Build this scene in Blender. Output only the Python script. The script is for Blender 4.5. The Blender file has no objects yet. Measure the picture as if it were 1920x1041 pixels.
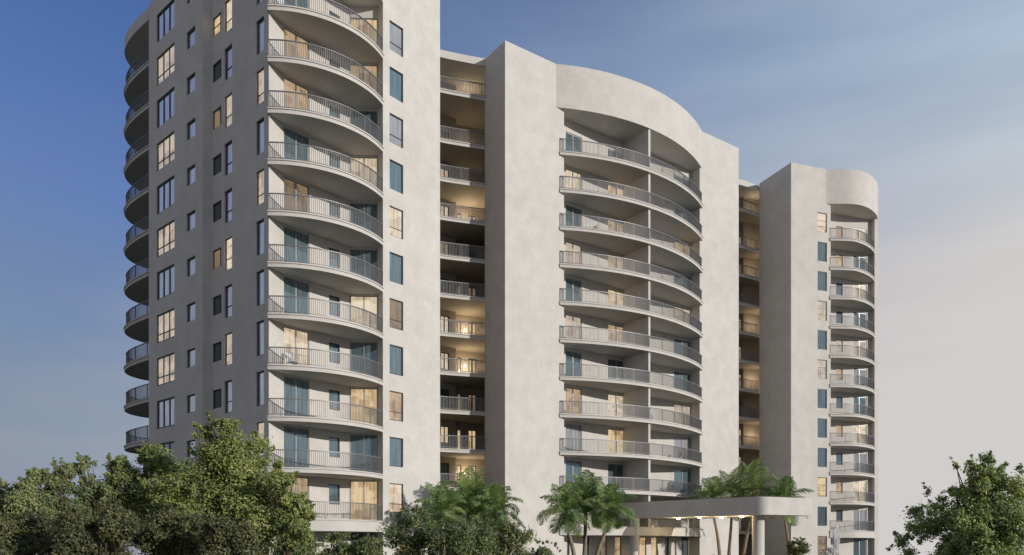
import bpy, bmesh, math, random
import numpy as np
from mathutils import Vector, Matrix
R = math.radians
rng = random.Random(7)
C = bpy.context.scene.collection
SC = bpy.context.scene

# ------------------------------------------------------------------ camera, sky, sun, exposure
F = 1480.0                      # focal length in pixels of the 1920-wide photograph
HZ = 1026.0                     # image row of the horizon
CAMZ = 1.6
cam = bpy.data.cameras.new('camera')
co = bpy.data.objects.new('camera', cam)
C.objects.link(co)
co.location = (0, 0, CAMZ)
co.rotation_euler = (R(90), 0, 0)
cam.sensor_width = 36.0
cam.lens = 36.0*F/1920
cam.shift_y = (HZ-520.5)/1920
cam.clip_start = 0.1
cam.clip_end = 5000
SC.camera = co

SUN_AZ = 124.0                  # clockwise from +Y
SUN_EL = 13.5
world = bpy.data.worlds.new('World')
SC.world = world
world.use_nodes = True
wn, wl = world.node_tree.nodes, world.node_tree.links
bg = wn['Background']
sky = wn.new('ShaderNodeTexSky')
sky.sky_type = 'NISHITA'
sky.sun_disc = False
sky.sun_elevation = R(SUN_EL)
sky.sun_rotation = R(SUN_AZ)
def wmath(op, a, b=None, clamp=False):
    n = wn.new('ShaderNodeMath'); n.operation = op; n.use_clamp = clamp
    for i, v in enumerate((a, b)):
        if v is None: continue
        if isinstance(v, (int, float)): n.inputs[i].default_value = v
        else: wl.new(v, n.inputs[i])
    return n.outputs[0]
def wmix(fac, a, b, mode='MIX'):
    n = wn.new('ShaderNodeMix'); n.data_type = 'RGBA'; n.blend_type = mode
    for i, v in ((0, fac), (6, a), (7, b)):
        if isinstance(v, (int, float)): n.inputs[i].default_value = v
        elif isinstance(v, tuple): n.inputs[i].default_value = (*v, 1)
        else: wl.new(v, n.inputs[i])
    return n.outputs[2]
tc = wn.new('ShaderNodeTexCoord')
sep = wn.new('ShaderNodeSeparateXYZ')
wl.new(tc.outputs['Generated'], sep.inputs[0])
dx, dz = sep.outputs[0], sep.outputs[2]
# thin veil of evening haze: lavender low down, milky towards the sun's side, with faint streaks
mapn = wn.new('ShaderNodeMapping'); mapn.inputs['Scale'].default_value = (1.6, 1.6, 9)
wl.new(tc.outputs['Generated'], mapn.inputs[0])
cl = wn.new('ShaderNodeTexNoise'); cl.inputs['Scale'].default_value = 2.2; cl.inputs['Detail'].default_value = 5
wl.new(mapn.outputs[0], cl.inputs['Vector'])
streak = wmath('MULTIPLY', wmath('SUBTRACT', cl.outputs['Fac'], 0.5), 0.34)
base = wmix(1.0, sky.outputs[0], (0.66, 0.82, 1.30), 'MULTIPLY')
base = wmix(1.0, base, (5.0, 5.0, 5.0), 'DARKEN')
dy = sep.outputs[1]
lav = wmath('MULTIPLY', wmath('SUBTRACT', 0.50, dz), 2.1, True)
lav = wmath('MULTIPLY', wmath('ADD', lav, streak), 0.85, True)
c1 = wmix(lav, base, (1.9, 1.92, 3.2))
front = wmath('MULTIPLY_ADD', dy, 2.5, True); front.node.inputs[2].default_value = 0.6
milk = wmath('SUBTRACT', wmath('ADD', dx, 0.745), dz)
milk = wmath('ADD', milk, streak, True)
milk = wmath('MULTIPLY', milk, front)  # milk cut off in the unseen rear sky to lower ambient light
milkc = wmix(wmath('MULTIPLY', wmath('SUBTRACT', dz, 0.30), 5.0, True), (6.35, 6.10, 6.0), (4.9, 6.2, 7.4))
c2 = wmix(milk, c1, milkc)
backl = wmath('ADD', wmath('MULTIPLY', dx, -0.9), wmath('MULTIPLY', dy, -1.2))  # brightness added to the unseen back-left sky to lighten side glass reflections
backl = wmath('MULTIPLY', wmath('ADD', backl, 0.1, True), 0.75)
c2 = wmix(backl, c2, (3.3, 3.25, 3.3))
wl.new(c2, bg.inputs[0])
bg.inputs[1].default_value = 0.10

sun = bpy.data.lights.new('sun', 'SUN')
sun.energy = 2.95
sun.angle = R(0.5)
sun.color = (1.0, 0.95, 0.88)
so = bpy.data.objects.new('sun', sun)
C.objects.link(so)
sv = Vector((math.sin(R(SUN_AZ))*math.cos(R(SUN_EL)), math.cos(R(SUN_AZ))*math.cos(R(SUN_EL)), math.sin(R(SUN_EL))))
so.rotation_euler = (-sv).to_track_quat('-Z', 'Y').to_euler()
so.location = (80, -40, 60)

SC.view_settings.view_transform = 'Standard'
SC.view_settings.look = 'None'
SC.view_settings.exposure = 0.0
SC.view_settings.gamma = 1.0
SC.view_settings.use_curve_mapping = False
SC.cycles.use_denoising = True
SC.cycles.max_bounces = 8
SC.cycles.sample_clamp_indirect = 4

# ------------------------------------------------------------------ materials
def mat(name, col, rough=0.8, metal=0.0, noise=None, bump=None, spec=0.5):
    m = bpy.data.materials.new(name); m.use_nodes = True
    n, l = m.node_tree.nodes, m.node_tree.links
    p = n['Principled BSDF']
    p.inputs['Base Color'].default_value = (*col, 1)
    p.inputs['Roughness'].default_value = rough
    p.inputs['Metallic'].default_value = metal
    p.inputs['Specular IOR Level'].default_value = spec
    if noise or bump:
        t = n.new('ShaderNodeTexCoord')
    if noise:
        for (sc, amt, det) in noise:
            nz = n.new('ShaderNodeTexNoise'); nz.inputs['Scale'].default_value = sc; nz.inputs['Detail'].default_value = det
            l.new(t.outputs['Object'], nz.inputs['Vector'])
            r = n.new('ShaderNodeMapRange')
            r.inputs['From Min'].default_value = 0.3; r.inputs['From Max'].default_value = 0.7
            r.inputs['To Min'].default_value = 1-amt; r.inputs['To Max'].default_value = 1+amt*0.6
            l.new(nz.outputs['Fac'], r.inputs['Value'])
            mx = n.new('ShaderNodeMix'); mx.data_type = 'RGBA'; mx.blend_type = 'MULTIPLY'
            mx.inputs[0].default_value = 1
            src = p.inputs['Base Color'].links[0].from_socket if p.inputs['Base Color'].links else None
            if src: l.new(src, mx.inputs[6])
            else: mx.inputs[6].default_value = (*col, 1)
            l.new(r.outputs[0], mx.inputs[7])
            l.new(mx.outputs[2], p.inputs['Base Color'])
    if bump:
        nb = n.new('ShaderNodeTexNoise'); nb.inputs['Scale'].default_value = bump[0]; nb.inputs['Detail'].default_value = 4
        l.new(t.outputs['Object'], nb.inputs['Vector'])
        b = n.new('ShaderNodeBump'); b.inputs['Strength'].default_value = bump[1]; b.inputs['Distance'].default_value = 0.05
        l.new(nb.outputs['Fac'], b.inputs['Height'])
        l.new(b.outputs[0], p.inputs['Normal'])
    return m

def streaked_stucco(name, col):
    """painted stucco: mottling plus faint vertical rain streaks"""
    m = mat(name, col, 0.85, noise=[(0.16, 0.05, 4), (0.9, 0.075, 5), (4.0, 0.05, 4)], bump=(9, 0.25))
    n, l = m.node_tree.nodes, m.node_tree.links
    p = n['Principled BSDF']
    t = n.new('ShaderNodeTexCoord'); mp = n.new('ShaderNodeMapping'); mp.inputs['Scale'].default_value = (2.2, 2.2, 0.06)
    l.new(t.outputs['Object'], mp.inputs[0])
    nz = n.new('ShaderNodeTexNoise'); nz.inputs['Scale'].default_value = 1.5; nz.inputs['Detail'].default_value = 6
    l.new(mp.outputs[0], nz.inputs['Vector'])
    r = n.new('ShaderNodeMapRange'); r.inputs['From Min'].default_value = 0.35; r.inputs['From Max'].default_value = 0.6
    r.inputs['To Min'].default_value = 0.985; r.inputs['To Max'].default_value = 1.0
    l.new(nz.outputs['Fac'], r.inputs['Value'])
    mx = n.new('ShaderNodeMix'); mx.data_type = 'RGBA'; mx.blend_type = 'MULTIPLY'; mx.inputs[0].default_value = 1
    l.new(p.inputs['Base Color'].links[0].from_socket, mx.inputs[6]); l.new(r.outputs[0], mx.inputs[7])
    l.new(mx.outputs[2], p.inputs['Base Color'])
    return m

M = {}
M['stucco'] = streaked_stucco('cream stucco', (0.66, 0.63, 0.585))
M['slab'] = mat('slab concrete', (0.62, 0.59, 0.55), 0.8, noise=[(1.1, 0.06, 4)], bump=(12, 0.15))
M['tile'] = mat('bounce-cutting floor tiles', (0.20, 0.19, 0.18), 0.6, noise=[(2.0, 0.15, 3)])  # dark tiles added on unseen slab tops to cut bounce onto the soffits
M['soffit'] = mat('painted soffit shade', (0.50, 0.48, 0.45), 0.85, noise=[(0.7, 0.08, 4)])  # undersides coloured darker than the slab to paint in soffit shade
M['gallery'] = mat('painted gallery shade', (0.34, 0.30, 0.25), 0.85, noise=[(0.9, 0.08, 4)])  # brown darkening stands in for deep recess shade on gallery walls and soffits
M['alu'] = mat('aluminium frame', (0.34, 0.35, 0.36), 0.4, metal=0.3)
M['roof'] = mat('roof felt', (0.32, 0.31, 0.30), 0.9, noise=[(0.8, 0.15, 4)])
M['rail'] = mat('rail metal', (0.20, 0.20, 0.205), 0.45, metal=0.2)
M['frame'] = mat('window frame metal', (0.035, 0.045, 0.055), 0.45, metal=0.2)
M['white_frame'] = mat('white frame metal', (0.62, 0.62, 0.62), 0.45)
M['bark'] = mat('bark', (0.12, 0.085, 0.06), 0.9, noise=[(9, 0.4, 5)], bump=(20, 0.6))
M['palm_bark'] = mat('palm bark', (0.28, 0.225, 0.165), 0.9, noise=[(6, 0.3, 4)], bump=(14, 0.5))
M['ground'] = mat('pale paving', (0.50, 0.48, 0.46), 0.9, noise=[(0.05, 0.12, 5), (0.8, 0.1, 4)])
M['lawn'] = mat('lawn', (0.075, 0.085, 0.04), 0.95, noise=[(0.3, 0.3, 6), (8, 0.4, 4)], bump=(30, 0.6))
M['drive'] = mat('drive paving', (0.14, 0.13, 0.12), 0.85, noise=[(0.5, 0.12, 4), (6, 0.12, 3)])
M['dark'] = mat('dark soffit', (0.05, 0.045, 0.04), 0.9)

def glass_mat(name, tint, metal=0.55, rough=0.04):
    m = bpy.data.materials.new(name); m.use_nodes = True
    n, l = m.node_tree.nodes, m.node_tree.links
    p = n['Principled BSDF']
    p.inputs['Base Color'].default_value = (*tint, 1)
    p.inputs['Metallic'].default_value = metal
    p.inputs['Roughness'].default_value = rough
    t = n.new('ShaderNodeTexCoord'); oi = n.new('ShaderNodeObjectInfo')
    ad = n.new('ShaderNodeVectorMath'); ad.operation = 'ADD'
    cb = n.new('ShaderNodeCombineXYZ'); l.new(oi.outputs['Random'], cb.inputs[0]); l.new(oi.outputs['Random'], cb.inputs[2])
    sc = n.new('ShaderNodeVectorMath'); sc.operation = 'SCALE'; sc.inputs['Scale'].default_value = 40
    l.new(cb.outputs[0], sc.inputs[0]); l.new(t.outputs['Object'], ad.inputs[0]); l.new(sc.outputs[0], ad.inputs[1])
    nz = n.new('ShaderNodeTexNoise'); nz.inputs['Scale'].default_value = 0.9; nz.inputs['Detail'].default_value = 1
    l.new(ad.outputs[0], nz.inputs['Vector'])
    b = n.new('ShaderNodeBump'); b.inputs['Strength'].default_value = 0.10; b.inputs['Distance'].default_value = 0.05
    l.new(nz.outputs['Fac'], b.inputs['Height']); l.new(b.outputs[0], p.inputs['Normal'])
    # curtains and dim furniture showing a little through the glass
    mp = n.new('ShaderNodeMapping'); mp.inputs['Scale'].default_value = (5, 1, 0.35)
    l.new(ad.outputs[0], mp.inputs[0])
    n2 = n.new('ShaderNodeTexNoise'); n2.inputs['Scale'].default_value = 1.2; n2.inputs['Detail'].default_value = 2
    l.new(mp.outputs[0], n2.inputs['Vector'])
    r = n.new('ShaderNodeMapRange'); r.inputs['From Min'].default_value = 0.4; r.inputs['From Max'].default_value = 0.75
    r.inputs['To Min'].default_value = 0.85; r.inputs['To Max'].default_value = 1.25
    l.new(n2.outputs['Fac'], r.inputs['Value'])
    mx = n.new('ShaderNodeMix'); mx.data_type = 'RGBA'; mx.blend_type = 'MULTIPLY'; mx.inputs[0].default_value = 1
    mx.inputs[6].default_value = (*tint, 1); l.new(r.outputs[0], mx.inputs[7])
    l.new(mx.outputs[2], p.inputs['Base Color'])
    return m

def lit_mat(name, warm, deep, strength, folds=9.0):
    """a lit room behind glass: curtain folds, wall and furniture tones, glassy surface"""
    m = bpy.data.materials.new(name); m.use_nodes = True
    n, l = m.node_tree.nodes, m.node_tree.links
    p = n['Principled BSDF']
    p.inputs['Base Color'].default_value = (0.10, 0.09, 0.08, 1)
    p.inputs['Roughness'].default_value = 0.05
    p.inputs['Metallic'].default_value = 0.2
    t = n.new('ShaderNodeTexCoord'); oi = n.new('ShaderNodeObjectInfo')
    cb = n.new('ShaderNodeCombineXYZ'); l.new(oi.outputs['Random'], cb.inputs[0]); l.new(oi.outputs['Random'], cb.inputs[2])
    sc = n.new('ShaderNodeVectorMath'); sc.operation = 'SCALE'; sc.inputs['Scale'].default_value = 60
    l.new(cb.outputs[0], sc.inputs[0])
    ad = n.new('ShaderNodeVectorMath'); ad.operation = 'ADD'
    l.new(t.outputs['Object'], ad.inputs[0]); l.new(sc.outputs[0], ad.inputs[1])
    mp = n.new('ShaderNodeMapping'); mp.inputs['Scale'].default_value = (folds, 1, 0.25)
    l.new(ad.outputs[0], mp.inputs[0])
    n1 = n.new('ShaderNodeTexNoise'); n1.inputs['Scale'].default_value = 1.0; n1.inputs['Detail'].default_value = 2
    l.new(mp.outputs[0], n1.inputs['Vector'])
    mp2 = n.new('ShaderNodeMapping'); mp2.inputs['Scale'].default_value = (1.6, 1, 2.2)
    l.new(ad.outputs[0], mp2.inputs[0])
    n2 = n.new('ShaderNodeTexVoronoi'); n2.inputs['Scale'].default_value = 1.0; n2.distance = 'CHEBYCHEV'
    l.new(mp2.outputs[0], n2.inputs['Vector'])
    sg = n.new('ShaderNodeSeparateColor'); l.new(n2.outputs['Color'], sg.inputs[0])
    a = n.new('ShaderNodeMath'); a.operation = 'MULTIPLY'; l.new(n1.outputs['Fac'], a.inputs[0]); a.inputs[1].default_value = 1.0
    b = n.new('ShaderNodeMath'); b.operation = 'MULTIPLY_ADD'; l.new(sg.outputs[0], b.inputs[0]); b.inputs[1].default_value = 0.45
    l.new(a.outputs[0], b.inputs[2])
    cr = n.new('ShaderNodeValToRGB')
    cr.color_ramp.elements[0].position = 0.35; cr.color_ramp.elements[0].color = (*deep, 1)
    cr.color_ramp.elements[1].position = 0.85; cr.color_ramp.elements[1].color = (*warm, 1)
    l.new(b.outputs[0], cr.inputs[0])
    l.new(cr.outputs[0], p.inputs['Emission Color'])
    p.inputs['Emission Strength'].default_value = strength
    return m

M['g_teal'] = glass_mat('blue teal glass', (0.225, 0.315, 0.345), 0.6, 0.01)
M['g_side'] = glass_mat('side glass', (0.85, 0.86, 0.90), 0.85, 0.02)
M['g_dark'] = glass_mat('dark glass', (0.12, 0.16, 0.17), 0.3)
M['g_pale'] = glass_mat('pale curtained glass', (0.40, 0.41, 0.42), 0.25)
M['l_tan'] = lit_mat('tan lit room', (0.62, 0.44, 0.27), (0.20, 0.12, 0.06), 0.75, 3)
M['l_gold'] = lit_mat('golden lit room', (0.80, 0.60, 0.34), (0.34, 0.20, 0.09), 0.85, 4)
M['l_cream'] = lit_mat('cream curtained room', (0.88, 0.74, 0.55), (0.40, 0.28, 0.17), 0.85, 9)
M['l_pink'] = lit_mat('pale pink lit room', (0.74, 0.60, 0.47), (0.28, 0.24, 0.22), 0.72, 7)
M['l_dim'] = lit_mat('dim lit room', (0.32, 0.22, 0.13), (0.05, 0.04, 0.035), 0.7, 5)
MATS = {'t': 'g_teal', 's': 'g_side', 'd': 'g_dark', 'p': 'g_pale', 'T': 'l_tan', 'G': 'l_gold', 'C': 'l_cream', 'P': 'l_pink', 'D': 'l_dim'}

def glow(name, col, s):
    m = bpy.data.materials.new(name); m.use_nodes = True
    p = m.node_tree.nodes['Principled BSDF']
    p.inputs['Emission Color'].default_value = (*col, 1)
    p.inputs['Emission Strength'].default_value = s
    return m
M['lamp'] = glow('lit lamp', (1.0, 0.82, 0.5), 40)
M['ceil_lamp'] = glow('lit ceiling lamp', (1.0, 0.78, 0.48), 0.5)

# ------------------------------------------------------------------ helpers
def mesh_obj(name, verts, faces, m, parent=None, off=(0, 0, 0), smooth=False):
    me = bpy.data.meshes.new(name)
    ox, oy, oz = off
    me.from_pydata([(v[0]-ox, v[1]-oy, v[2]-oz) for v in verts], [], faces)
    me.materials.append(M[m] if isinstance(m, str) else m)
    if smooth:
        me.polygons.foreach_set('use_smooth', [True]*len(me.polygons))
    me.update()
    o = bpy.data.objects.new(name, me)
    C.objects.link(o)
    if parent: o.parent = parent
    return o

def empty(name, loc, label=None, cat=None, group=None, kind=None):
    o = bpy.data.objects.new(name, None); C.objects.link(o); o.location = loc
    o.empty_display_size = 0.5
    tag(o, label, cat, group, kind)
    return o
def tag(o, label=None, cat=None, group=None, kind=None):
    if label: o['label'] = label
    if cat: o['category'] = cat
    if group: o['group'] = group
    if kind: o['kind'] = kind
    return o

class MB:
    def __init__(s): s.v = []; s.f = []
    def box(s, c, u, hx, hy, z0, z1):
        """box centred at c (x,y), local x along unit u, half sizes hx, hy"""
        v = (-u[1], u[0]); b = len(s.v)
        for z in (z0, z1):
            for a, d in ((-1, -1), (1, -1), (1, 1), (-1, 1)):
                s.v.append((c[0]+a*hx*u[0]+d*hy*v[0], c[1]+a*hx*u[1]+d*hy*v[1], z))
        s.f += [(b+3, b+2, b+1, b), (b+4, b+5, b+6, b+7)] + [(b+i, b+(i+1) % 4, b+4+(i+1) % 4, b+4+i) for i in range(4)]
    def prism(s, poly, z0, z1):
        b = len(s.v); n = len(poly)
        s.v += [(p[0], p[1], z0) for p in poly] + [(p[0], p[1], z1) for p in poly]
        s.f += [tuple(range(b+n-1, b-1, -1)), tuple(range(b+n, b+2*n))]
        s.f += [(b+i, b+(i+1) % n, b+n+(i+1) % n, b+n+i) for i in range(n)]
    def ribbon(s, path, d0, d1, z0, z1):
        """bar of rectangular section swept along an open path; d = offset to the left of travel"""
        nn = normals(path); b = len(s.v); n = len(path)
        for p, q in zip(path, nn):
            for d, z in ((d0, z0), (d1, z0), (d1, z1), (d0, z1)):
                s.v.append((p[0]+q[0]*d, p[1]+q[1]*d, z))
        for i in range(n-1):
            for j in range(4):
                a = b+4*i+j; e = b+4*i+(j+1) % 4
                s.f.append((a, a+4, e+4, e))
        s.f += [(b, b+1, b+2, b+3), (b+4*n-1, b+4*n-2, b+4*n-3, b+4*n-4)]
    def tube(s, pts, rad, seg=8):
        b = len(s.v); n = len(pts)
        for i, p in enumerate(pts):
            p = Vector(p)
            t = (Vector(pts[min(i+1, n-1)])-Vector(pts[max(i-1, 0)])).normalized()
            a = t.orthogonal().normalized(); c = t.cross(a)
            r = rad[i] if isinstance(rad, (list, tuple)) else rad
            for k in range(seg):
                th = 2*math.pi*k/seg
                s.v.append(tuple(p+a*(r*math.cos(th))+c*(r*math.sin(th))))
        for i in range(n-1):
            for k in range(seg):
                s.f.append((b+i*seg+k, b+i*seg+(k+1) % seg, b+(i+1)*seg+(k+1) % seg, b+(i+1)*seg+k))
        s.f += [tuple(range(b+seg-1, b-1, -1)), tuple(range(b+(n-1)*seg, b+n*seg))]
    def build(s, name, m, parent=None, off=(0, 0, 0), smooth=False):
        return mesh_obj(name, s.v, s.f, m, parent, off, smooth)

def normals(path):
    """unit normals to the left of travel"""
    out = []
    n = len(path)
    for i in range(n):
        a = path[max(i-1, 0)]; b = path[min(i+1, n-1)]
        dx_, dy_ = b[0]-a[0], b[1]-a[1]; L = math.hypot(dx_, dy_)
        out.append((-dy_/L, dx_/L))
    return out
def offset(path, d):
    return [(p[0]+q[0]*d, p[1]+q[1]*d) for p, q in zip(path, normals(path))]
def arc(P0, P1, sag, n=28):
    """arc from P0 to P1 bulging to the right of travel by sag"""
    cx, cy = (P0[0]+P1[0])/2, (P0[1]+P1[1])/2
    dx_, dy_ = P1[0]-P0[0], P1[1]-P0[1]; L = math.hypot(dx_, dy_)
    u = (dx_/L, dy_/L); r = (u[1], -u[0])
    Rr = (L*L/4+sag*sag)/(2*sag); th = math.asin(min(1, L/2/Rr))
    ox, oy = cx-r[0]*(Rr-sag), cy-r[1]*(Rr-sag)
    return [(ox+Rr*(math.sin(t)*u[0]+math.cos(t)*r[0]), oy+Rr*(math.sin(t)*u[1]+math.cos(t)*r[1]))
            for t in [(-th+2*th*i/n) for i in range(n+1)]]
def spline(pts, k=5):
    out = []
    P = [pts[0]]+list(pts)+[pts[-1]]
    for i in range(1, len(P)-2):
        for j in range(k):
            t = j/k
            q = []
            for a in (0, 1):
                p0, p1, p2, p3 = P[i-1][a], P[i][a], P[i+1][a], P[i+2][a]
                q.append(0.5*((2*p1)+(-p0+p2)*t+(2*p0-5*p1+4*p2-p3)*t*t+(-p0+3*p1-3*p2+p3)*t**3))
            out.append(tuple(q))
    out.append(tuple(pts[-1]))
    return out
def resample(path, step):
    out = [path[0]]; acc = 0
    for a, b in zip(path, path[1:]):
        L = math.hypot(b[0]-a[0], b[1]-a[1]); s = step-acc
        while s < L:
            out.append((a[0]+(b[0]-a[0])*s/L, a[1]+(b[1]-a[1])*s/L)); s += step
        acc = (L-(s-step))
    return out
def shrink(poly, f=0.985):
    cx = sum(p[0] for p in poly)/len(poly); cy = sum(p[1] for p in poly)/len(poly)
    return [(cx+(p[0]-cx)*f, cy+(p[1]-cy)*f) for p in poly]
def unit(a, b):
    L = math.hypot(b[0]-a[0], b[1]-a[1]); return ((b[0]-a[0])/L, (b[1]-a[1])/L)
def gx(px, Y): return (px-960)/F*Y
def gz(py, Y): return CAMZ+(HZ-py)/F*Y

H0, H = 3.28, 3.0
def zk(k): return H0+H*k
TOP = 40.15

# ------------------------------------------------------------------ the setting's ground
def sheet(name, poly, z, m):
    o = mesh_obj(name, [(p[0], p[1], z) for p in poly], [tuple(range(len(poly)))], m)
    o['kind'] = 'structure'
    return o
gv, gf = [(0, 20, 0)], []
NG = 64
for (r_, z_) in ((60, 0), (145, 0), (260, -1.6), (700, -8.5), (3200, -50)):
    gv += [(r_*math.cos(2*math.pi*t/NG), 20+r_*math.sin(2*math.pi*t/NG), z_) for t in range(NG)]
gf += [(0, 1+t, 1+(t+1) % NG) for t in range(NG)]
for q in range(4):
    gf += [(1+q*NG+t, 1+(q+1)*NG+t, 1+(q+1)*NG+(t+1) % NG, 1+q*NG+(t+1) % NG) for t in range(NG)]
tag(mesh_obj('ground', gv, gf, 'ground'), kind='structure')
sheet('lawn', [(140*math.cos(t*math.pi/24), 20+140*math.sin(t*math.pi/24)) for t in range(48)], 0.008, 'lawn')
sheet('driveway', [(0, 2), (30, 2), (34, 50), (20, 66), (6, 62), (4, 44)], 0.016, 'drive')

# ------------------------------------------------------------------ the apartment building
BO = (6.0, 68.0, 0.0)
bld = empty('apartment_building', BO, 'tall cream stucco apartment building of joined towers with curved white balconies', 'building')

class Wall:
    """vertical wall P0->P1 (outside on the right of travel) with window openings"""
    def __init__(s, P0, P1, z0, z1):
        s.P0, s.P1, s.z0, s.z1 = P0, P1, z0, z1
        s.u = unit(P0, P1); s.L = math.hypot(P1[0]-P0[0], P1[1]-P0[1]); s.v = (-s.u[1], s.u[0])
        s.cols = {}
    def s_at(s, px):
        k = (px-960)/F
        den = s.u[0]-k*s.u[1]
        return (k*s.P0[1]-s.P0[0])/den
    def pt(s, t, d=0): return (s.P0[0]+s.u[0]*t+s.v[0]*d, s.P0[1]+s.u[1]*t+s.v[1]*d)
    def hole(s, a, b, z0, z1): s.cols.setdefault((round(a, 4), round(b, 4)), []).append((z0, z1))
    def mesh(s, mb, depth=0.16):
        def quad(a, b, z0, z1):
            if b-a < 1e-4 or z1-z0 < 1e-4: return
            i = len(mb.v)
            pa, pb = s.pt(a), s.pt(b)
            mb.v += [(*pa, z0), (*pb, z0), (*pb, z1), (*pa, z1)]; mb.f.append((i, i+1, i+2, i+3))
        x = 0
        for (a, b) in sorted(s.cols):
            quad(x, a, s.z0, s.z1)
            z = s.z0
            for (h0, h1) in sorted(s.cols[(a, b)]):
                quad(a, b, z, h0)
                i = len(mb.v)
                for t, d in ((a, 0), (b, 0), (b, depth), (a, depth)):
                    p = s.pt(t, d); mb.v += [(*p, h0), (*p, h1)]
                mb.f += [(i, i+1, i+7, i+6), (i+2, i+4, i+5, i+3), (i, i+6, i+4, i+2), (i+1, i+3, i+5, i+7)]
                z = h1
            quad(a, b, z, s.z1)
            x = b
        quad(x, s.L, s.z0, s.z1)

WCACHE = {}
def win_mesh(w, h, bars, trans, fw, fm):
    key = (round(w, 2), round(h, 2), bars, trans, fw, fm)
    if key not in WCACHE:
        mb = MB(); u = (1, 0)
        mb.box((w/2, 0), u, w/2, 0.035, 0, fw); mb.box((w/2, 0), u, w/2, 0.035, h-fw, h)
        mb.box((fw/2, 0), u, fw/2, 0.035, fw, h-fw); mb.box((w-fw/2, 0), u, fw/2, 0.035, fw, h-fw)
        for b in bars: mb.box((w*b, 0), u, fw*0.55, 0.030, fw, h-fw)
        xs = [fw]+[w*b for b in bars]+[w-fw]
        for t in trans:
            mb.box((w/2, 0.002), u, w/2-fw, 0.022, h*t-fw*0.4, h*t+fw*0.4)
        f = bpy.data.meshes.new('window'); f.from_pydata(mb.v, [], mb.f); f.materials.append(M[fm]); f.update()
        p = bpy.data.meshes.new('pane')
        p.from_pydata([(fw*.5, 0.012, fw*.5), (w-fw*.5, 0.012, fw*.5), (w-fw*.5, 0.012, h-fw*.5), (fw*.5, 0.012, h-fw*.5)], [], [(0, 1, 2, 3)])
        p.materials.append(None); p.update()
        WCACHE[key] = (f, p)
    return WCACHE[key]

def window(wall, a, b, z0, z1, code, name='window', bars=(), trans=(), fw=0.06, fm='frame', inset=0.10):
    if name == 'balcony_door' and fm == 'frame': fm = 'alu'
    wall.hole(a, b, z0, z1)
    f, p = win_mesh(b-a, z1-z0, bars, trans, fw, fm)
    c = wall.pt(a, inset)
    o = bpy.data.objects.new(name, f); C.objects.link(o); o.parent = bld
    o.location = (c[0]-BO[0], c[1]-BO[1], z0); o.rotation_euler = (0, 0, math.atan2(wall.u[1], wall.u[0]))
    g = bpy.data.objects.new('pane', p); C.objects.link(g); g.parent = o
    g.material_slots[0].link = 'OBJECT'; g.material_slots[0].material = M[MATS[code]]
    return o

def railing_mb(path, z, step=0.118, hgt=1.05):
    mb = MB()
    mb.ribbon(path, -0.035, 0.035, z+hgt-0.055, z+hgt)
    mb.ribbon(path, -0.018, 0.018, z+0.09, z+0.125)
    pts = resample(path, step)
    for i, p in enumerate(pts):
        q = pts[min(i+1, len(pts)-1)]; o_ = pts[max(i-1, 0)]
        u = unit(o_, q)
        post = i % 14 == 0
        r = 0.024 if post else 0.013
        mb.box(p, u, r, r, z+(0 if post else 0.12), z+hgt-0.05)
    return mb

def make_balcony(name, edge, back, z, m='slab', thick=0.30, rail=True, inset=0.10, lip=0.06, step=0.118, sof='soffit'):
    """edge: outer outline left to right; back: closing points; one balcony = slab + railing"""
    mb = MB()
    mb.prism(list(edge)+list(back), -thick, -0.075)
    mb.prism(offset(edge, -lip)+list(back), -0.075, 0.0)
    o = mb.build(name, m, bld, (BO[0], BO[1], 0)); o.location.z = z
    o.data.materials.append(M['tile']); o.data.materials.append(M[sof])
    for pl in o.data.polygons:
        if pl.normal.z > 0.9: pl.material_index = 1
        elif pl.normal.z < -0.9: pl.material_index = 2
    if rail:
        rl = railing_mb(offset(edge, inset), 0, step).build('railing', 'rail', o, (BO[0], BO[1], 0))
    return o
def copy_balcony(src, z):
    o = src.copy(); C.objects.link(o); o.location.z = z
    for ch in src.children:
        c = ch.copy(); C.objects.link(c); c.parent = o
    return o

# ---- tower plans (metres, camera at the origin, Y away from it)
uL = (0.6455, 0.7638); vL = (-0.7638, 0.6455)
uC = (0.810, 0.586); vC = (-0.586, 0.810)
uR = (0.9436, 0.3310); vR = (-0.3310, 0.9436)
def add(p, *terms):
    x, y = p
    for d, t in terms: x += d[0]*t; y += d[1]*t
    return (x, y)

# left tower
A = (-14.265, 46.30)
N1 = (-19.48, 51.10)
N2 = (-19.90, 50.74)
CO = (-25.79, 56.06)
R1 = (-13.75, 47.40)
R2 = (-10.55, 51.10)
R3 = (-8.66, 51.20)
B = (-8.286, 50.68)
D = (-4.98, 54.61)
LB = add(D, (vL, 15.0))
LC = add(CO, (uL, 13.2))

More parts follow.
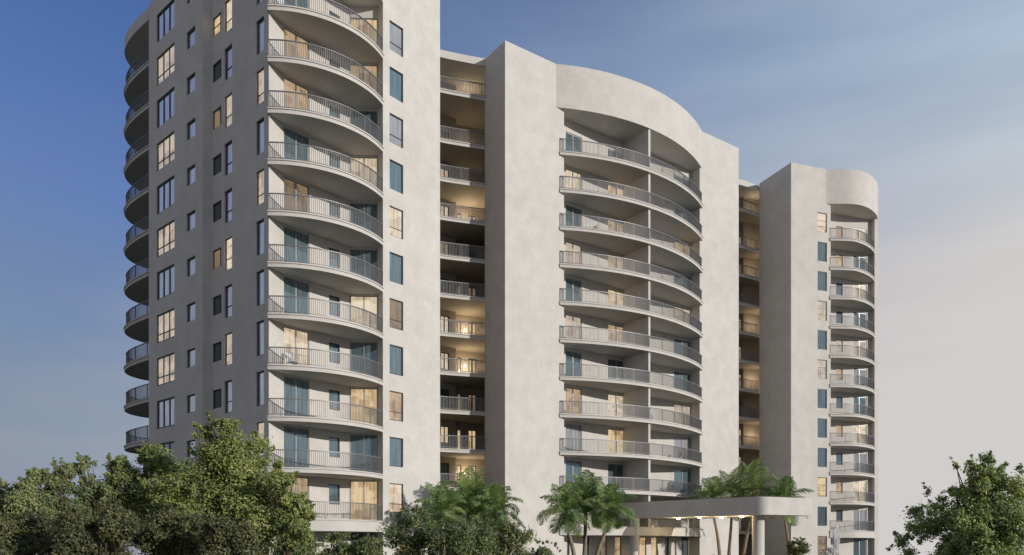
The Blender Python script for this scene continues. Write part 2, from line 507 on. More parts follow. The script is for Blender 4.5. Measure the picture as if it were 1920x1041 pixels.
mbL = MB()
side1 = Wall(CO, N2, 0, TOP); side2 = Wall(N1, A, 0, TOP)
LW = {}
codes1 = {11: 's', 10: 'P', 9: 's', 8: 'P', 7: 's', 6: 'P', 5: 's', 4: 'P', 3: 'P', 2: 's', 1: 'p'}
codes5 = {10: 's', 9: 's', 8: 'P', 7: 's', 6: 'P', 5: 's', 4: 's', 3: 's', 2: 's', 1: 'P', 0: 's'}
codes4 = {11: 'T', 10: 'C', 9: 's', 8: 'P', 7: 's', 6: 's', 5: 'C', 4: 's', 3: 'P', 2: 's', 1: 's'}
codes3 = {11: 'D', 10: 'G', 9: 'd', 8: 'D', 7: 'd', 6: 'd', 5: 'D', 4: 'd', 3: 'd', 2: 'd', 1: 'd'}
for k in range(0, 12):
    z = zk(k)
    if k in codes1:
        tr = (0.3,) if codes1[k] in 'PC' else ()
        window(side1, side1.s_at(293.5), side1.s_at(327), z+.56, z+2.52, codes1[k], bars=(0.345, 0.67), trans=tr, fw=0.09)
    if k >= 1 and k <= 11:
        window(side1, side1.s_at(349.5), side1.s_at(366), z+1.15, z+2.33, 's', inset=0.13)
    if k in codes3:
        window(side2, side2.s_at(398.5), side2.s_at(415), z+1.22, z+2.42, codes3[k], bars=(0.78,), trans=(0.5,) if codes3[k] == 'G' else ())
    if k in codes4:
        window(side2, side2.s_at(420.5), side2.s_at(435), z+.76, z+2.78, codes4[k], trans=(0.36,), inset=0.13)
    if k in codes5:
        window(side2, side2.s_at(480), side2.s_at(495), z+.73, z+2.78, codes5[k], trans=(0.3,) if codes5[k] == 'P' else (), inset=0.13)
Wall(N2, N1, 0, TOP).mesh(mbL)
side1.mesh(mbL); side2.mesh(mbL)
rev1 = Wall(A, R1, 0, TOP); backL = Wall(R1, R2, 0, TOP); cornL = Wall(R2, R3, 0, TOP); rev2 = Wall(R3, B, 0, TOP); frontL = Wall(B, D, 0, TOP)
dl = {10: 't', 9: 'T', 8: 'T', 7: 't', 6: 'D', 5: 't', 4: 't', 3: 'C', 2: 't', 1: 't', 0: 'T', -1: 'd'}
cl_ = {10: 'G', 9: 'T', 8: 't', 7: 'C', 6: 't', 5: 't', 4: 'C', 3: 't', 2: 'G', 1: 't', 0: 'G', -1: 'd'}
wf = {10: 'p', 9: 't', 8: 'p', 7: 't', 6: 'C', 5: 't', 4: 'D', 3: 't', 2: 'T', 1: 't', 0: 'C', -1: 'd'}
for k in range(-1, 11):
    z = zk(k)
    window(backL, backL.s_at(532), backL.s_at(580), z+.03, z+2.62, dl[k], 'balcony_door', bars=(0.5,), trans=(0.42,) if dl[k] == 'C' else (), fw=0.07)
    if k >= 0:
        window(backL, backL.s_at(617), backL.s_at(637), z+1.04, z+2.3, 't', fw=0.055)
    window(cornL, 0.06, cornL.L-0.06, z+.03, z+2.62, cl_[k], 'balcony_door', bars=(0.5,), fw=0.06)
    if k >= 0:
        window(frontL, frontL.s_at(730.5), frontL.s_at(756), z+.57, z+2.47, wf[k], trans=(0.3,) if wf[k] in 'CDTp' else (), fw=0.055)
for w in (rev1, backL, cornL, rev2, frontL, Wall(D, LB, 0, TOP), Wall(LB, LC, 0, TOP), Wall(LC, CO, 0, TOP)): w.mesh(mbL)
mbL.build('wall', 'stucco', bld, BO)
MBr = MB(); MBr.prism(shrink([CO, N2, N1, A, R1, R2, R3, B, D, LB, LC]), TOP-0.6, TOP-0.45); MBr.build('roof', 'roof', bld, BO)

edgeL = arc((-14.27, 46.10), (-8.24, 50.86), 1.36, 30)
backPL = [add(R3, (vL, 0.25), (uL, .1)), add(R2, (vL, 0.25)), add(R1, (vL, .25)), add(A, (vL, .3), (uL, .1))]
b0 = make_balcony('balcony', edgeL, backPL, zk(1))
for k in range(2, 11): copy_balcony(b0, zk(k))
make_balcony('balcony', edgeL, backPL, zk(0), thick=0.72)
pb = MB(); pb.prism(edgeL+backPL, 36.62, TOP+0.004); pb.build('parapet', 'stucco', bld, BO)

# rear balconies bulging past the left end of the tower
rear = [add(CO, (uL, a), (vL, b)) for a, b in ((7.4, 0.1), (7.3, 4.4), (6.4, 6.2), (5, 7.15), (3.4, 7.45), (2.3, 7.15), (1.4, 6.5), (.66, 5.4), (.25, 3.7), (.12, 1.8), (.12, 0.05))]
rear = spline(rear, 4)
b1 = make_balcony('balcony', rear, [], zk(1), inset=0.12, step=0.14)
for k in range(2, 12): copy_balcony(b1, zk(k))
pb = MB(); pb.prism(rear, 39.25, TOP-0.02); pb.build('roof_canopy', 'slab', bld, BO)

# centre tower
PC = (3.888, 63.24)
def onC(px, d=0.0):
    k = (px-960)/F
    t = (k*PC[1]-PC[0])/(uC[0]-k*uC[1]); return add(PC, (uC, t), (vC, d))
G = onC(947); K = onC(1385)
GB = (-2.15, 62.40)
o0, o1 = onC(1057.5), onC(1312)
Q0 = (4.33, 64.80); kq = 1.0
def onQ(px):
    k = (px-960)/F
    t = (k*Q0[1]-Q0[0])/(uC[0]-k*uC[1]); return add(Q0, (uC, t))
dq = (Q0[0]-PC[0])*vC[0]+(Q0[1]-PC[1])*vC[1]
q0 = add(o0, (vC, dq)); q1 = add(o1, (vC, dq))
GC = add(GB, (uC, 3.3)); GD = (0.85, 68.4); GE = add(GD, (vC, 5.0)); KB = add(K, (vC, 13.0))
mbC = MB()
wC1 = Wall(G, o0, 0, TOP); wC2 = Wall(o1, K, 0, TOP); wCt = Wall(o0, o1, 36.72, TOP)
backC = Wall(q0, q1, 3.0, 36.72); lobC = Wall(q0, q1, 0, 3.0)
d1 = {10: 't', 9: 'C', 8: 't', 7: 'P', 6: 't', 5: 'P', 4: 't', 3: 'T', 2: 'p', 1: 't'}
d2 = {10: 'd', 9: 'G', 8: 'T', 7: 'T', 6: 'G', 5: 'T', 4: 'd', 3: 'C', 2: 'G', 1: 'd'}
d3 = {10: 't', 9: 't', 8: 'G', 7: 't', 6: 'P', 5: 't', 4: 't', 3: 'P', 2: 'p', 1: 't'}
for k in range(1, 11):
    z = zk(k)
    window(backC, backC.s_at(1060.5), backC.s_at(1091), z+.03, z+2.5, d1[k], 'balcony_door', bars=(0.48,), fw=0.08)
    window(backC, backC.s_at(1140), backC.s_at(1172), z+.03, z+2.5, d2[k], 'balcony_door', bars=(0.5,), fw=0.08)
    window(backC, backC.s_at(1264), backC.s_at(1296), z+.03, z+2.5, d3[k], 'balcony_door', bars=(0.5,), fw=0.08)
# lobby openings
for a, b, c in ((1063, 1068, 'd'), (1093, 1105, 'd'), (1127, 1138, 'D'), (1153, 1165, 'T'), (1200, 1212, 'G'), (1221, 1233, 'G'), (1247, 1254, 'd'), (1278, 1291, 'd')):
    window(lobC, lobC.s_at(a), lobC.s_at(b), .06, 2.5, c, 'lobby_door', trans=(0.3,))
for w in (wC1, wC2, wCt, backC, lobC, Wall(o0, q0, 0, 36.72), Wall(q1, o1, 0, 36.72), Wall(K, KB, 0, TOP), Wall(KB, GE, 0, TOP), Wall(GE, GD, 0, TOP), Wall(GD, GC, 0, TOP), Wall(GC, GB, 0, TOP), Wall(GB, G, 0, TOP)):
    w.mesh(mbC)
sof = [(*o0, 36.72), (*o1, 36.72), (*q1, 36.72), (*q0, 36.72)]
i = len(mbC.v); mbC.v += sof; mbC.f.append((i+3, i+2, i+1, i))
mbC.build('wall', 'stucco', bld, BO)
MBr = MB(); MBr.prism(shrink([G, K, KB, GD, GC, GB]), TOP-0.62, TOP-0.47); MBr.build('roof', 'roof', bld, BO)

c0 = onC(1048.5, -0.10); c1_ = onC(1316.5, -0.10)
edgeC = arc(c0, c1_, 2.12, 44)
backPC = [add(o1, (vC, dq+.2), (uC, -.05)), add(o0, (vC, dq+.2), (uC, .05)), add(o0, (vC, .05), (uC, .05))]
backPC = [add(o1, (vC, .02), (uC, -.06))]+backPC
b2 = make_balcony('balcony', edgeC, backPC, zk(1))
for k in range(2, 11): copy_balcony(b2, zk(k))
make_balcony('lobby_roof', edgeC, backPC, zk(0), thick=0.72, rail=False)
pe = arc(onC(1043, -0.004), onC(1316, -0.004), 2.12, 44)
pb = MB(); pb.prism(pe+[onC(1316, .1), onC(1043, .1)], 36.70, TOP+0.006); pb.build('parapet', 'stucco', bld, BO)
# partition between the two flats
pbq = onQ(1184); 
best = min(edgeC, key=lambda p: abs((p[0]/p[1])-(1222.5-960)/F))
pf = add(best, (vC, 0.22)); 
pb_ = add(pf, (vC, 6)); 
depthp = (Q0[0]-pf[0])*vC[0]+(Q0[1]-pf[1])*vC[1]
mp_ = MB(); mid = add(pf, (vC, depthp/2+.05)); mp_.box(mid, vC, depthp/2+.05, 0.11, 2.7, 36.71)
mp_.build('partition_wall', 'stucco', bld, BO)

# right tower
E_ = (28.04, 79.30)
def onR(px, d=0.0):
    k = (px-960)/F
    t = (k*E_[1]-E_[0])/(uR[0]-k*uR[1]); return add(E_, (uR, t), (vR, d))
r0 = onR(1557.5)
S0 = (33.72, 83.20)
def onS(px):
    k = (px-960)/F
    t = (k*S0[1]-S0[0])/(uR[0]-k*uR[1]); return add(S0, (uR, t))
ds = (S0[0]-r0[0])*vR[0]+(S0[1]-r0[1])*vR[1]
s0 = add(r0, (vR, ds)); s1 = onS(1632.5)
s2 = add(s1, (vR, -0.55)); s3 = add(s2, (uR, 0.52))
s4 = add(s3, (vR, 13.0))
EB = (26.30, 83.90); EB2 = add(EB, (uR, 1.5)); EB3 = (27.9, 87.0); EC = add(EB3, (vR, 9.0))
mbR = MB()
frontR = Wall(E_, r0, 0, TOP+.1); backR = Wall(s0, s1, 0, TOP+.1)
wr = {10: 'C', 9: 't', 8: 't', 7: 'P', 6: 't', 5: 'P', 4: 't', 3: 't', 2: 't', 1: 'G', 0: 'd', -1: 'D'}
wsr = {10: 'T', 9: 'G', 8: 't', 7: 't', 6: 'P', 5: 'T', 4: 't', 3: 'T', 2: 't', 1: 'T', 0: 'd'}
dr = {10: 'C', 9: 't', 8: 'C', 7: 't', 6: 'P', 5: 'p', 4: 't', 3: 'C', 2: 'p', 1: 'C', 0: 'p', -1: 'd'}
for k in range(-1, 11):
    z = zk(k)
    window(frontR, frontR.s_at(1533), frontR.s_at(1550.5), z+.48, z+2.45, wr[k], trans=(0.3, 0.6) if wr[k] in 'CGPD' else (), fw=0.06)
    if k >= 0:
        window(backR, backR.s_at(1568), backR.s_at(1580), z+1.0, z+2.25, wsr[k], fw=0.06)
    window(backR, backR.s_at(1600), backR.s_at(1625), z+.03, z+2.4, dr[k], 'balcony_door', bars=(0.48,), fw=0.08)
for w in (frontR, Wall(r0, s0, 0, TOP+.1), backR, Wall(s1, s2, 0, TOP+.1), Wall(s2, s3, 0, TOP+.1), Wall(s3, s4, 0, TOP+.1), Wall(s4, EC, 0, TOP+.1), Wall(EC, EB3, 0, TOP+.1), Wall(EB3, EB2, 0, TOP+.1), Wall(EB2, EB, 0, TOP+.1), Wall(EB, E_, 0, TOP+.1)):
    w.mesh(mbR)
mbR.build('wall', 'stucco', bld, BO)
MBr = MB(); MBr.prism(shrink([E_, r0, s0, s1, s2, s3, s4, EC, EB]), TOP-.5, TOP-.35); MBr.build('roof', 'roof', bld, BO)
edgeR = spline([(32.55, 80.78), (34.9, 80.98), (36.15, 81.62), (37.15, 82.42), (38.12, 83.45), (38.9, 84.62), (39.5, 86.0), (39.72, 87.5), (39.55, 89.0)], 6)
backPR = [add(s3, (vR, 3.4), (uR, -.1)), add(s2, (uR, .1), (vR, .12)), add(s1, (vR, .2)), add(s0, (vR, .2), (uR, -.05)), add(r0, (vR, .1), (uR, -.05))]
b3 = make_balcony('balcony', edgeR, backPR, zk(1), inset=0.12)
for k in range(2, 11): copy_balcony(b3, zk(k))
make_balcony('balcony', edgeR, backPR, zk(0), thick=0.72, inset=0.12)
pe = spline([onR(1541, -.004), (32.3, 80.74), (34.9, 80.80), (36.75, 81.62), (38.3, 83.15), (39.15, 84.5), (39.68, 86.0), (39.8, 87.5), (39.6, 89.2)], 16)
pb = MB(); pb.prism(pe+backPR[:-1]+[add(r0, (vR, .2), (uR, -.2)), onR(1541, .2)], 36.72, TOP+0.106); pb.build('parapet', 'stucco', bld, BO)

# ---- recessed links between the towers: open galleries with doors
def gallery(name, edge, wallpts, doors, lit, lampwall, step=0.118):
    """edge: outline left to right, wallpts: back wall left to right"""
    back = list(reversed([add(p, ((-unit(wallpts[0], wallpts[-1])[1], unit(wallpts[0], wallpts[-1])[0]), .15)) for p in wallpts]))
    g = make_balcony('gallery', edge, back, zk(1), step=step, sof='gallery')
    for k in range(0, 11):
        if k != 1: copy_balcony(g, zk(k))
    copy_balcony(g, 37.15)
    fas = MB(); fas.prism(offset(edge, -.05)+back, 39.55, TOP-.02); fas.build('roof_canopy', 'slab', bld, BO)
    mb = MB()
    walls = [Wall(a, b, 0, 39.56) for a, b in zip(wallpts, wallpts[1:])]
    for (wi, a, b, za, zb, cs, nm) in doors:
        w = walls[wi]
        for k in range(0, 11):
            window(w, w.s_at(a), w.s_at(b), zk(k)+za, zk(k)+zb, cs[k], nm, bars=(0.5,) if b-a > 9 else (), fw=0.07)
    for w in walls: w.mesh(mb)
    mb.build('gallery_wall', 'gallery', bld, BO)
    for k in lit:
        z = zk(k)+2.70 if k < 11 else 39.55
        if k == 10: z = 36.85
        lm = MB(); n = 12
        w_ = walls[lampwall[0]]; fpt = w_.pt(w_.s_at(lampwall[1]), -.05)
        zf = (z-2.70 if k < 10 else (33.28 if k == 10 else 37.15))
        lm.box(fpt, w_.u, .06, .05, zf+1.35, zf+1.62)
        lm.build('wall_lamp', 'ceil_lamp', bld, BO)
        fpt = w_.pt(w_.s_at(lampwall[1]), -lampwall[2])
        ld = bpy.data.lights.new('gallery_light', 'POINT'); ld.energy = lit[k]*1.7; ld.color = (1.0, 0.78, 0.5); ld.shadow_soft_size = 0.2
        lo = bpy.data.objects.new('gallery_light', ld); C.objects.link(lo); lo.parent = bld
        lo.location = (fpt[0]-BO[0], fpt[1]-BO[1], zf+1.25)

gl = {0: 'p', 1: 'd', 2: 'G', 3: 'd', 4: 'C', 5: 'C', 6: 'd', 7: 'D', 8: 'C', 9: 'G', 10: 'p'}
gl2 = {0: 'p', 1: 'C', 2: 'G', 3: 'D', 4: 'G', 5: 'G', 6: 'D', 7: 'd', 8: 'C', 9: 'G', 10: 'p'}
gallery('gallery', spline([(-11.6, 58.6), (-8.6, 59.75), (-5.57, 61.15), (-3.9, 61.75), (-1.95, 62.35)], 4),
        [(-11.9, 59.9), (-4.62, 65.0), (-4.70, 65.75), (0.6, 67.85)],
        [(0, 826, 842, .8, 2.2, gl, 'gallery_window'), (2, 857, 865, .03, 2.15, gl2, 'gallery_door'), (2, 878, 893, .03, 2.15, gl2, 'gallery_door')],
        {1: 60, 4: 62, 5: 64, 8: 75, 9: 5, 10: 22, 11: 24}, (2, 871, .75))
gr_ = {0: 'C', 1: 'C', 2: 'G', 3: 'G', 4: 'd', 5: 'C', 6: 'C', 7: 'G', 8: 'd', 9: 'T', 10: 'C'}
gallery('gallery', spline([(21.0, 81.3), (23.0, 82.3), (24.6, 83.1), (26.35, 84.25)], 4),
        [(20.5, 84.2), (24.95, 86.1), (25.1, 85.6), (27.6, 86.6)],
        [(0, 1386, 1390.5, .03, 2.2, gr_, 'gallery_door')],
        {1: 34, 3: 28, 5: 30, 7: 28, 9: 18, 10: 13, 11: 14}, (0, 1401, 1.3))

# ------------------------------------------------------------------ entrance canopy
can = empty('entrance_canopy', (18, 62, 0), 'flat stucco entrance canopy with rounded corner on round columns, lamps lit underneath', 'canopy')
CZ0, CZ1 = 4.0, 5.32
cl0 = (9.0, 66.9); clr = (18.50, 58.15)
uK = unit(cl0, clr); nK = unit((0, 0), (4.4, 2.1))      # nK: to the right/back of the long edge
def bez(a, b, c, n=9):
    return [tuple((1-t)**2*a[i]+2*t*(1-t)*b[i]+t*t*c[i] for i in (0, 1)) for t in [j/n for j in range(n+1)]]
far = add(clr, (nK, 5.05)); back = add(cl0, (nK, 5.0))
cb = [cl0]+bez(add(clr, (uK, -0.8)), add(clr, (uK, .12), (nK, -.05)), add(clr, (nK, 0.75)))+bez(add(far, (nK, -.25)), far, add(far, (uK, -.6)), 4)+[back]
mbk = MB(); mbk.prism(cb, CZ0, CZ1)
mbk.build('roof_slab', 'stucco', can, (18, 62, 0))
mbk = MB(); mbk.prism([add(p, (unit(p, (15.5, 64.5)), .5)) for p in cb], CZ1, CZ1+.05); mbk.build('roof_cover', 'roof', can, (18, 62, 0))
def column(px0, px1, Y, label=None):
    r_ = (px1-px0)/2/F*Y; x = gx((px0+px1)/2, Y)
    mb = MB(); n = 28
    ring = lambda r: [(x+r*math.cos(2*math.pi*i/n), Y+r*math.sin(2*math.pi*i/n)) for i in range(n)]
    mb.prism(ring(r_), 0, CZ0-.28); mb.prism(ring(r_*.97), CZ0-.28, CZ0-.002)
    o = mb.build('column', 'stucco', can, (18, 62, 0), smooth=False)
    return o
column(1410.5, 1433, 60.2); column(1181, 1199, 65.6)
for px, py, Y in ((1272, 974.5, 64.6), (1312, 970.5, 62.6), (1352.5, 971.0, 62.8), (1391, 967.5, 61.0)):
    x = gx(px, Y); n = 14
    mb = MB(); mb.prism([(x+.13*math.cos(2*math.pi*i/n), Y+.13*math.sin(2*math.pi*i/n)) for i in range(n)], CZ0-.10, CZ0-.004)
    mb.build('downlight', 'lamp', can, (18, 62, 0))
    ld = bpy.data.lights.new('downlight_beam', 'POINT'); ld.energy = 55; ld.color = (1, .76, .45); ld.shadow_soft_size = .12
    lo = bpy.data.objects.new('downlight_beam', ld); C.objects.link(lo); lo.parent = can; lo.location = (x-18, Y-62, CZ0-.45)

# ------------------------------------------------------------------ foliage
def leaf_mat(name, cols, trans=0.35, scale=1.2):
    m = bpy.data.materials.new(name); m.use_nodes = True
    n, l = m.node_tree.nodes, m.node_tree.links
    out = n['Material Output']; p = n['Principled BSDF']
    p.inputs['Roughness'].default_value = 0.42; p.inputs['Specular IOR Level'].default_value = 0.5
    at = n.new('ShaderNodeAttribute'); at.attribute_name = 'tone'
    cr = n.new('ShaderNodeValToRGB')
    els = cr.color_ramp.elements
    while len(els) < len(cols): els.new(0.5)
    for i, c in enumerate(cols):
        els[i].position = i/(len(cols)-1); els[i].color = (*c, 1)
    l.new(at.outputs['Fac'], cr.inputs[0])
    l.new(cr.outputs[0], p.inputs['Base Color'])
    tr = n.new('ShaderNodeBsdfTranslucent')
    br = n.new('ShaderNodeMix'); br.data_type = 'RGBA'; br.blend_type = 'MULTIPLY'; br.inputs[0].default_value = 1
    l.new(cr.outputs[0], br.inputs[6]); br.inputs[7].default_value = (1.3, 1.35, 0.7, 1)
    l.new(br.outputs[2], tr.inputs['Color'])
    mx = n.new('ShaderNodeMixShader'); mx.inputs[0].default_value = trans
    l.new(p.outputs[0], mx.inputs[1]); l.new(tr.outputs[0], mx.inputs[2])
    l.new(mx.outputs[0], out.inputs[0])
    return m
M['leaf_green'] = leaf_mat('bright green leaves', [(0.085, 0.120, 0.045), (0.190, 0.240, 0.080), (0.330, 0.370, 0.110), (0.520, 0.500, 0.170)], .3)
M['leaf_dark'] = leaf_mat('deep green leaves', [(0.095, 0.130, 0.060), (0.180, 0.225, 0.095), (0.290, 0.330, 0.130), (0.440, 0.420, 0.180)], .3)
M['leaf_olive'] = leaf_mat('olive shrub leaves', [(0.052, 0.060, 0.026), (0.095, 0.106, 0.042), (0.150, 0.160, 0.058), (0.235, 0.195, 0.085)], .3)
M['leaf_shrub'] = leaf_mat('shrub leaves', [(0.062, 0.095, 0.038), (0.120, 0.170, 0.062), (0.210, 0.255, 0.090), (0.420, 0.260, 0.150)], .3)
M['leaf_right'] = leaf_mat('mid green leaves', [(0.115, 0.170, 0.075), (0.250, 0.330, 0.130), (0.430, 0.500, 0.190), (0.620, 0.600, 0.250)], .3)
M['leaf_palm'] = leaf_mat('palm leaves', [(0.060, 0.110, 0.055), (0.140, 0.225, 0.095), (0.300, 0.400, 0.150), (0.560, 0.560, 0.240)], .3)
M['petal'] = mat('white petals', (0.75, 0.72, 0.70), 0.7)

def leaves_mesh(name, P, N, size, rs, m, tone, wid=0.55):
    """one rhombic leaf of two triangles per point, folded along its midrib"""
    n = len(P)
    D_ = rs.normal(size=(n, 3)); D_ -= N*np.sum(D_*N, 1)[:, None]; D_ /= np.linalg.norm(D_, axis=1)[:, None]+1e-9
    S_ = np.cross(N, D_)
    L_ = (size*(0.6+0.8*rs.random(n)))[:, None]
    V = np.empty((n, 4, 3), np.float32)
    V[:, 0] = P-D_*L_*.5
    V[:, 1] = P+S_*L_*wid*.5+N*L_*.1
    V[:, 2] = P+D_*L_*.5-N*L_*.08
    V[:, 3] = P-S_*L_*wid*.5+N*L_*.1
    me = bpy.data.meshes.new(name)
    me.vertices.add(n*4); me.loops.add(n*6); me.polygons.add(n*2)
    me.vertices.foreach_set('co', V.reshape(-1))
    idx = (np.arange(n)*4)[:, None]+np.array([0, 1, 2, 0, 2, 3])[None]
    me.loops.foreach_set('vertex_index', idx.reshape(-1).astype(np.int32))
    me.polygons.foreach_set('loop_start', (np.arange(n*2)*3).astype(np.int32))
    me.polygons.foreach_set('loop_total', np.full(n*2, 3, np.int32))
    at = me.attributes.new('tone', 'FLOAT', 'POINT')
    at.data.foreach_set('value', np.repeat(np.clip(tone, 0, 1), 4).astype(np.float32))
    me.materials.append(M[m]); me.update(calc_edges=True)
    return me

def tree(name, label, cat, px, Y, top, wpx, m, nleaf, size, seed, low=None, group=None, spiky=0.0, clumps=46, trunk=True, flat=1.0, lean=0.0, bark='bark', lobes=None):
    """crown centred on image column px at depth Y, top at image row `top`, crown width wpx pixels"""
    rs = np.random.default_rng(seed); rr = random.Random(seed)
    x = gx(px, Y); zt = gz(top, Y); rx = wpx/2/F*Y
    zb = 0.35 if low is None else low
    zc = (zt+zb)/2; rz = (zt-zb)/2
    root = empty(name, (x, Y, 0), label, cat, group)
    cs = []
    if lobes:                                          # crown made of uneven boughs: (column, row, radius) in pixels at depth Y
        for (lx, ly, lr) in lobes:
            lr_ = lr/F*Y; n_ = max(4, int((lr/15)**1.5))
            dpt = rs.uniform(-.5, .5)*rx*.8
            c0_ = np.array([gx(lx, Y)-x, dpt, gz(ly, Y)])
            for _ in range(n_):
                q = rs.normal(size=3); q /= np.linalg.norm(q); q = q*rs.random()**0.5*0.8*lr_
                cs.append((*(c0_+q*np.array([1, 1.2, 1])), lr_*(0.30+0.30*rs.random())+.05))
            for _ in range(int(n_*spiky*1.3)):             # leafy shoots that break the outline
                a = rs.random()*6.283; e = rs.uniform(-.3, 1.45)
                q = np.array([math.cos(a)*math.cos(e), math.sin(a)*math.cos(e), math.sin(e)])
                ln = lr_*rs.uniform(.20, .55); w0 = lr_*(0.10+0.08*rs.random())+.04
                for j in range(4):
                    jit = rs.normal(size=3)*w0*.35
                    cs.append((*(c0_+q*(lr_*.85+ln*j/3)+jit), w0*(1-.2*j)))
    while not lobes and len(cs) < clumps:
        q = rs.normal(size=3); q /= np.linalg.norm(q)
        r = rs.random()**0.45*0.86
        q = q*r
        if q[2] > 0:                                   # narrow towards the top a little, uneven outline
            w = 1-0.28*q[2]
        else: w = 1.0
        cs.append((q[0]*rx*w, q[1]*rx*w*flat, zc+q[2]*rz, (0.20+0.22*rs.random())*rx))
    for j in range(0 if lobes else int(clumps*spiky)):                 # shoots that break the outline
        a = rs.random()*6.283; e = 0.15+rs.random()*1.3
        q = np.array([math.cos(a)*math.cos(e), math.sin(a)*math.cos(e), math.sin(e)])*(0.90+.20*rs.random())
        cs.append((q[0]*rx, q[1]*rx*flat, zc+q[2]*rz, (0.07+0.07*rs.random())*rx))
    cs = np.array(cs)
    wgt = cs[:, 3]**1.8; wgt /= wgt.sum()
    ci = rs.choice(len(cs), nleaf, p=wgt)
    d = rs.normal(size=(nleaf, 3)); d /= np.linalg.norm(d, axis=1)[:, None]
    rad = rs.random(nleaf)**0.5*(0.75+0.6*rs.random(nleaf)**2)
    P = cs[ci, :3]+d*(cs[ci, 3]*rad)[:, None]*np.array([1, 1, 0.85])
    keep = P[:, 2] > 0.1
    N = d*0.75+rs.normal(size=(nleaf, 3))*0.5+np.array([0.55, -0.42, 0.5]); N /= np.linalg.norm(N, axis=1)[:, None]
    ct = rs.random(len(cs))
    tone = 0.45*ct[ci]+0.55*rs.random(nleaf)**1.3
    P, N, tone = P[keep], N[keep], tone[keep]
    me = leaves_mesh('crown', P, N, size, rs, m, tone)
    o = bpy.data.objects.new('crown', me); C.objects.link(o); o.parent = root
    if trunk:
        mb = MB(); h = zc*0.75; tr = max(0.05, rx*0.045)
        base = [(0, 0, 0), (lean*.1+.03, .02, h*.35), (lean*.25-.02, .05, h*.7), (lean*.4, .03, h)]
        mb.tube(base, [tr*1.35, tr, tr*.8, tr*.62], 9)
        order = sorted(range(min(clumps, len(cs))), key=lambda i: -cs[i, 3])[:26]
        for i in order:
            c = cs[i]; s = rr.uniform(.35, 1.0)
            b_ = Vector(base[1]).lerp(Vector(base[3]), s)
            e = Vector(c[:3]); mid_ = b_.lerp(e, .5)+Vector((rr.uniform(-.1, .1)*rx, rr.uniform(-.1, .1)*rx, .10*rx))
            mb.tube([b_, mid_, e], [tr*.42, tr*.26, tr*.10], 6)
        mb.build('trunk', bark, root)
    return root

def palm(label, px, Y, heart, R_, seed, foot_px=None, group=None):
    """palm with its crown heart at image row `heart`; fronds of length R_ metres"""
    rs = random.Random(seed); nr = np.random.default_rng(seed)
    x = gx(px, Y); zh = gz(heart, Y)
    fx = gx(foot_px if foot_px else px, Y)
    root = empty('palm_tree', (fx, Y, 0), label, 'palm tree', group)
    ox = x-fx
    mb = MB()
    pts = [(ox*t**1.6+.05*math.sin(3*t), .06*math.sin(4*t+seed), zh*.80*t) for t in [i/10 for i in range(11)]]
    mb.tube(pts, [.17-.07*(i/10)+.03*(i == 0) for i in range(11)], 10)
    mb.build('trunk', 'palm_bark', root, smooth=True)
    mb = MB(); p0 = pts[-1]
    mb.tube([p0, (p0[0], p0[1], zh*.80+(zh*.2)*.5), (ox, 0, zh)], [.13, .12, .06], 10)
    mb.build('crownshaft', 'shaft', root, smooth=True)
    V, Fc, T = [], [], []
    def quad(a, b, c, d, t):
        i = len(V); V.extend([a, b, c, d]); Fc.append((i, i+1, i+2, i+3)); T.extend([t]*4)
    nf = 17
    for j in range(nf):
        az = 2*math.pi*(j*0.381966)+rs.uniform(-.25, .25)
        el = R(88-(j/nf)**1.15*128)+rs.uniform(-.1, .1)
        Lf = R_*(0.85+.3*rs.random())*(.9 if el > -.2 else .8)
        pos = Vector((ox, 0, zh)); ns = 24
        h = Vector((math.cos(az), math.sin(az), 0)); side = Vector((-math.sin(az), math.cos(az), 0))
        ft = rs.random()*.45
        a = el; prev = pos.copy()
        bend = R(rs.uniform(75, 115))*(.40 if j < 4 else (1 if el > 0 else .6))
        for i in range(ns):
            t = (i+1)/ns
            a = el-bend*t**1.5
            dvec = h*math.cos(a)+Vector((0, 0, math.sin(a)))
            cur = prev+dvec*(Lf/ns)
            up = (Vector((0, 0, 1))*math.cos(a)-h*math.sin(a))
            w = 0.020*(1-t*.7)
            quad(prev-side*w, prev+side*w, cur+side*w, cur-side*w, ft+.3)
            if t > .12:
                ll = R_*0.36*(math.sin(math.pi*min(1, .18+t*.80)))**.7
                for s_ in (-1, 1):
                    for q_ in (0, .5):
                        b0_ = prev.lerp(cur, q_+.25)
                        dr_ = (side*s_*.80+dvec*.55+up*rs.uniform(-.15, .30)).normalized()
                        m1 = b0_+dr_*ll*.55
                        tip = m1+(dr_*.75+Vector((0, 0, -rs.uniform(.35, .85)))).normalized()*ll*.5
                        wv = dvec*0.030
                        tt = ft+rs.random()*.5
                        quad(b0_-wv*.5, b0_+wv*.5, m1+wv, m1-wv, tt)
                        quad(m1-wv, m1+wv, tip+wv*.15, tip-wv*.15, tt)
            prev = cur
    me = bpy.data.meshes.new('crown'); me.from_pydata([tuple(v) for v in V], [], Fc)
    at_ = me.attributes.new('tone', 'FLOAT', 'POINT'); at_.data.foreach_set('value', np.clip(np.array(T, np.float32), 0, 1))
    me.materials.append(M['leaf_palm']); me.update()
    o = bpy.data.objects.new('crown', me); C.objects.link(o); o.parent = root
    return root
M['shaft'] = mat('palm crownshaft', (0.16, 0.18, 0.06), 0.6, noise=[(4, .3, 3)])

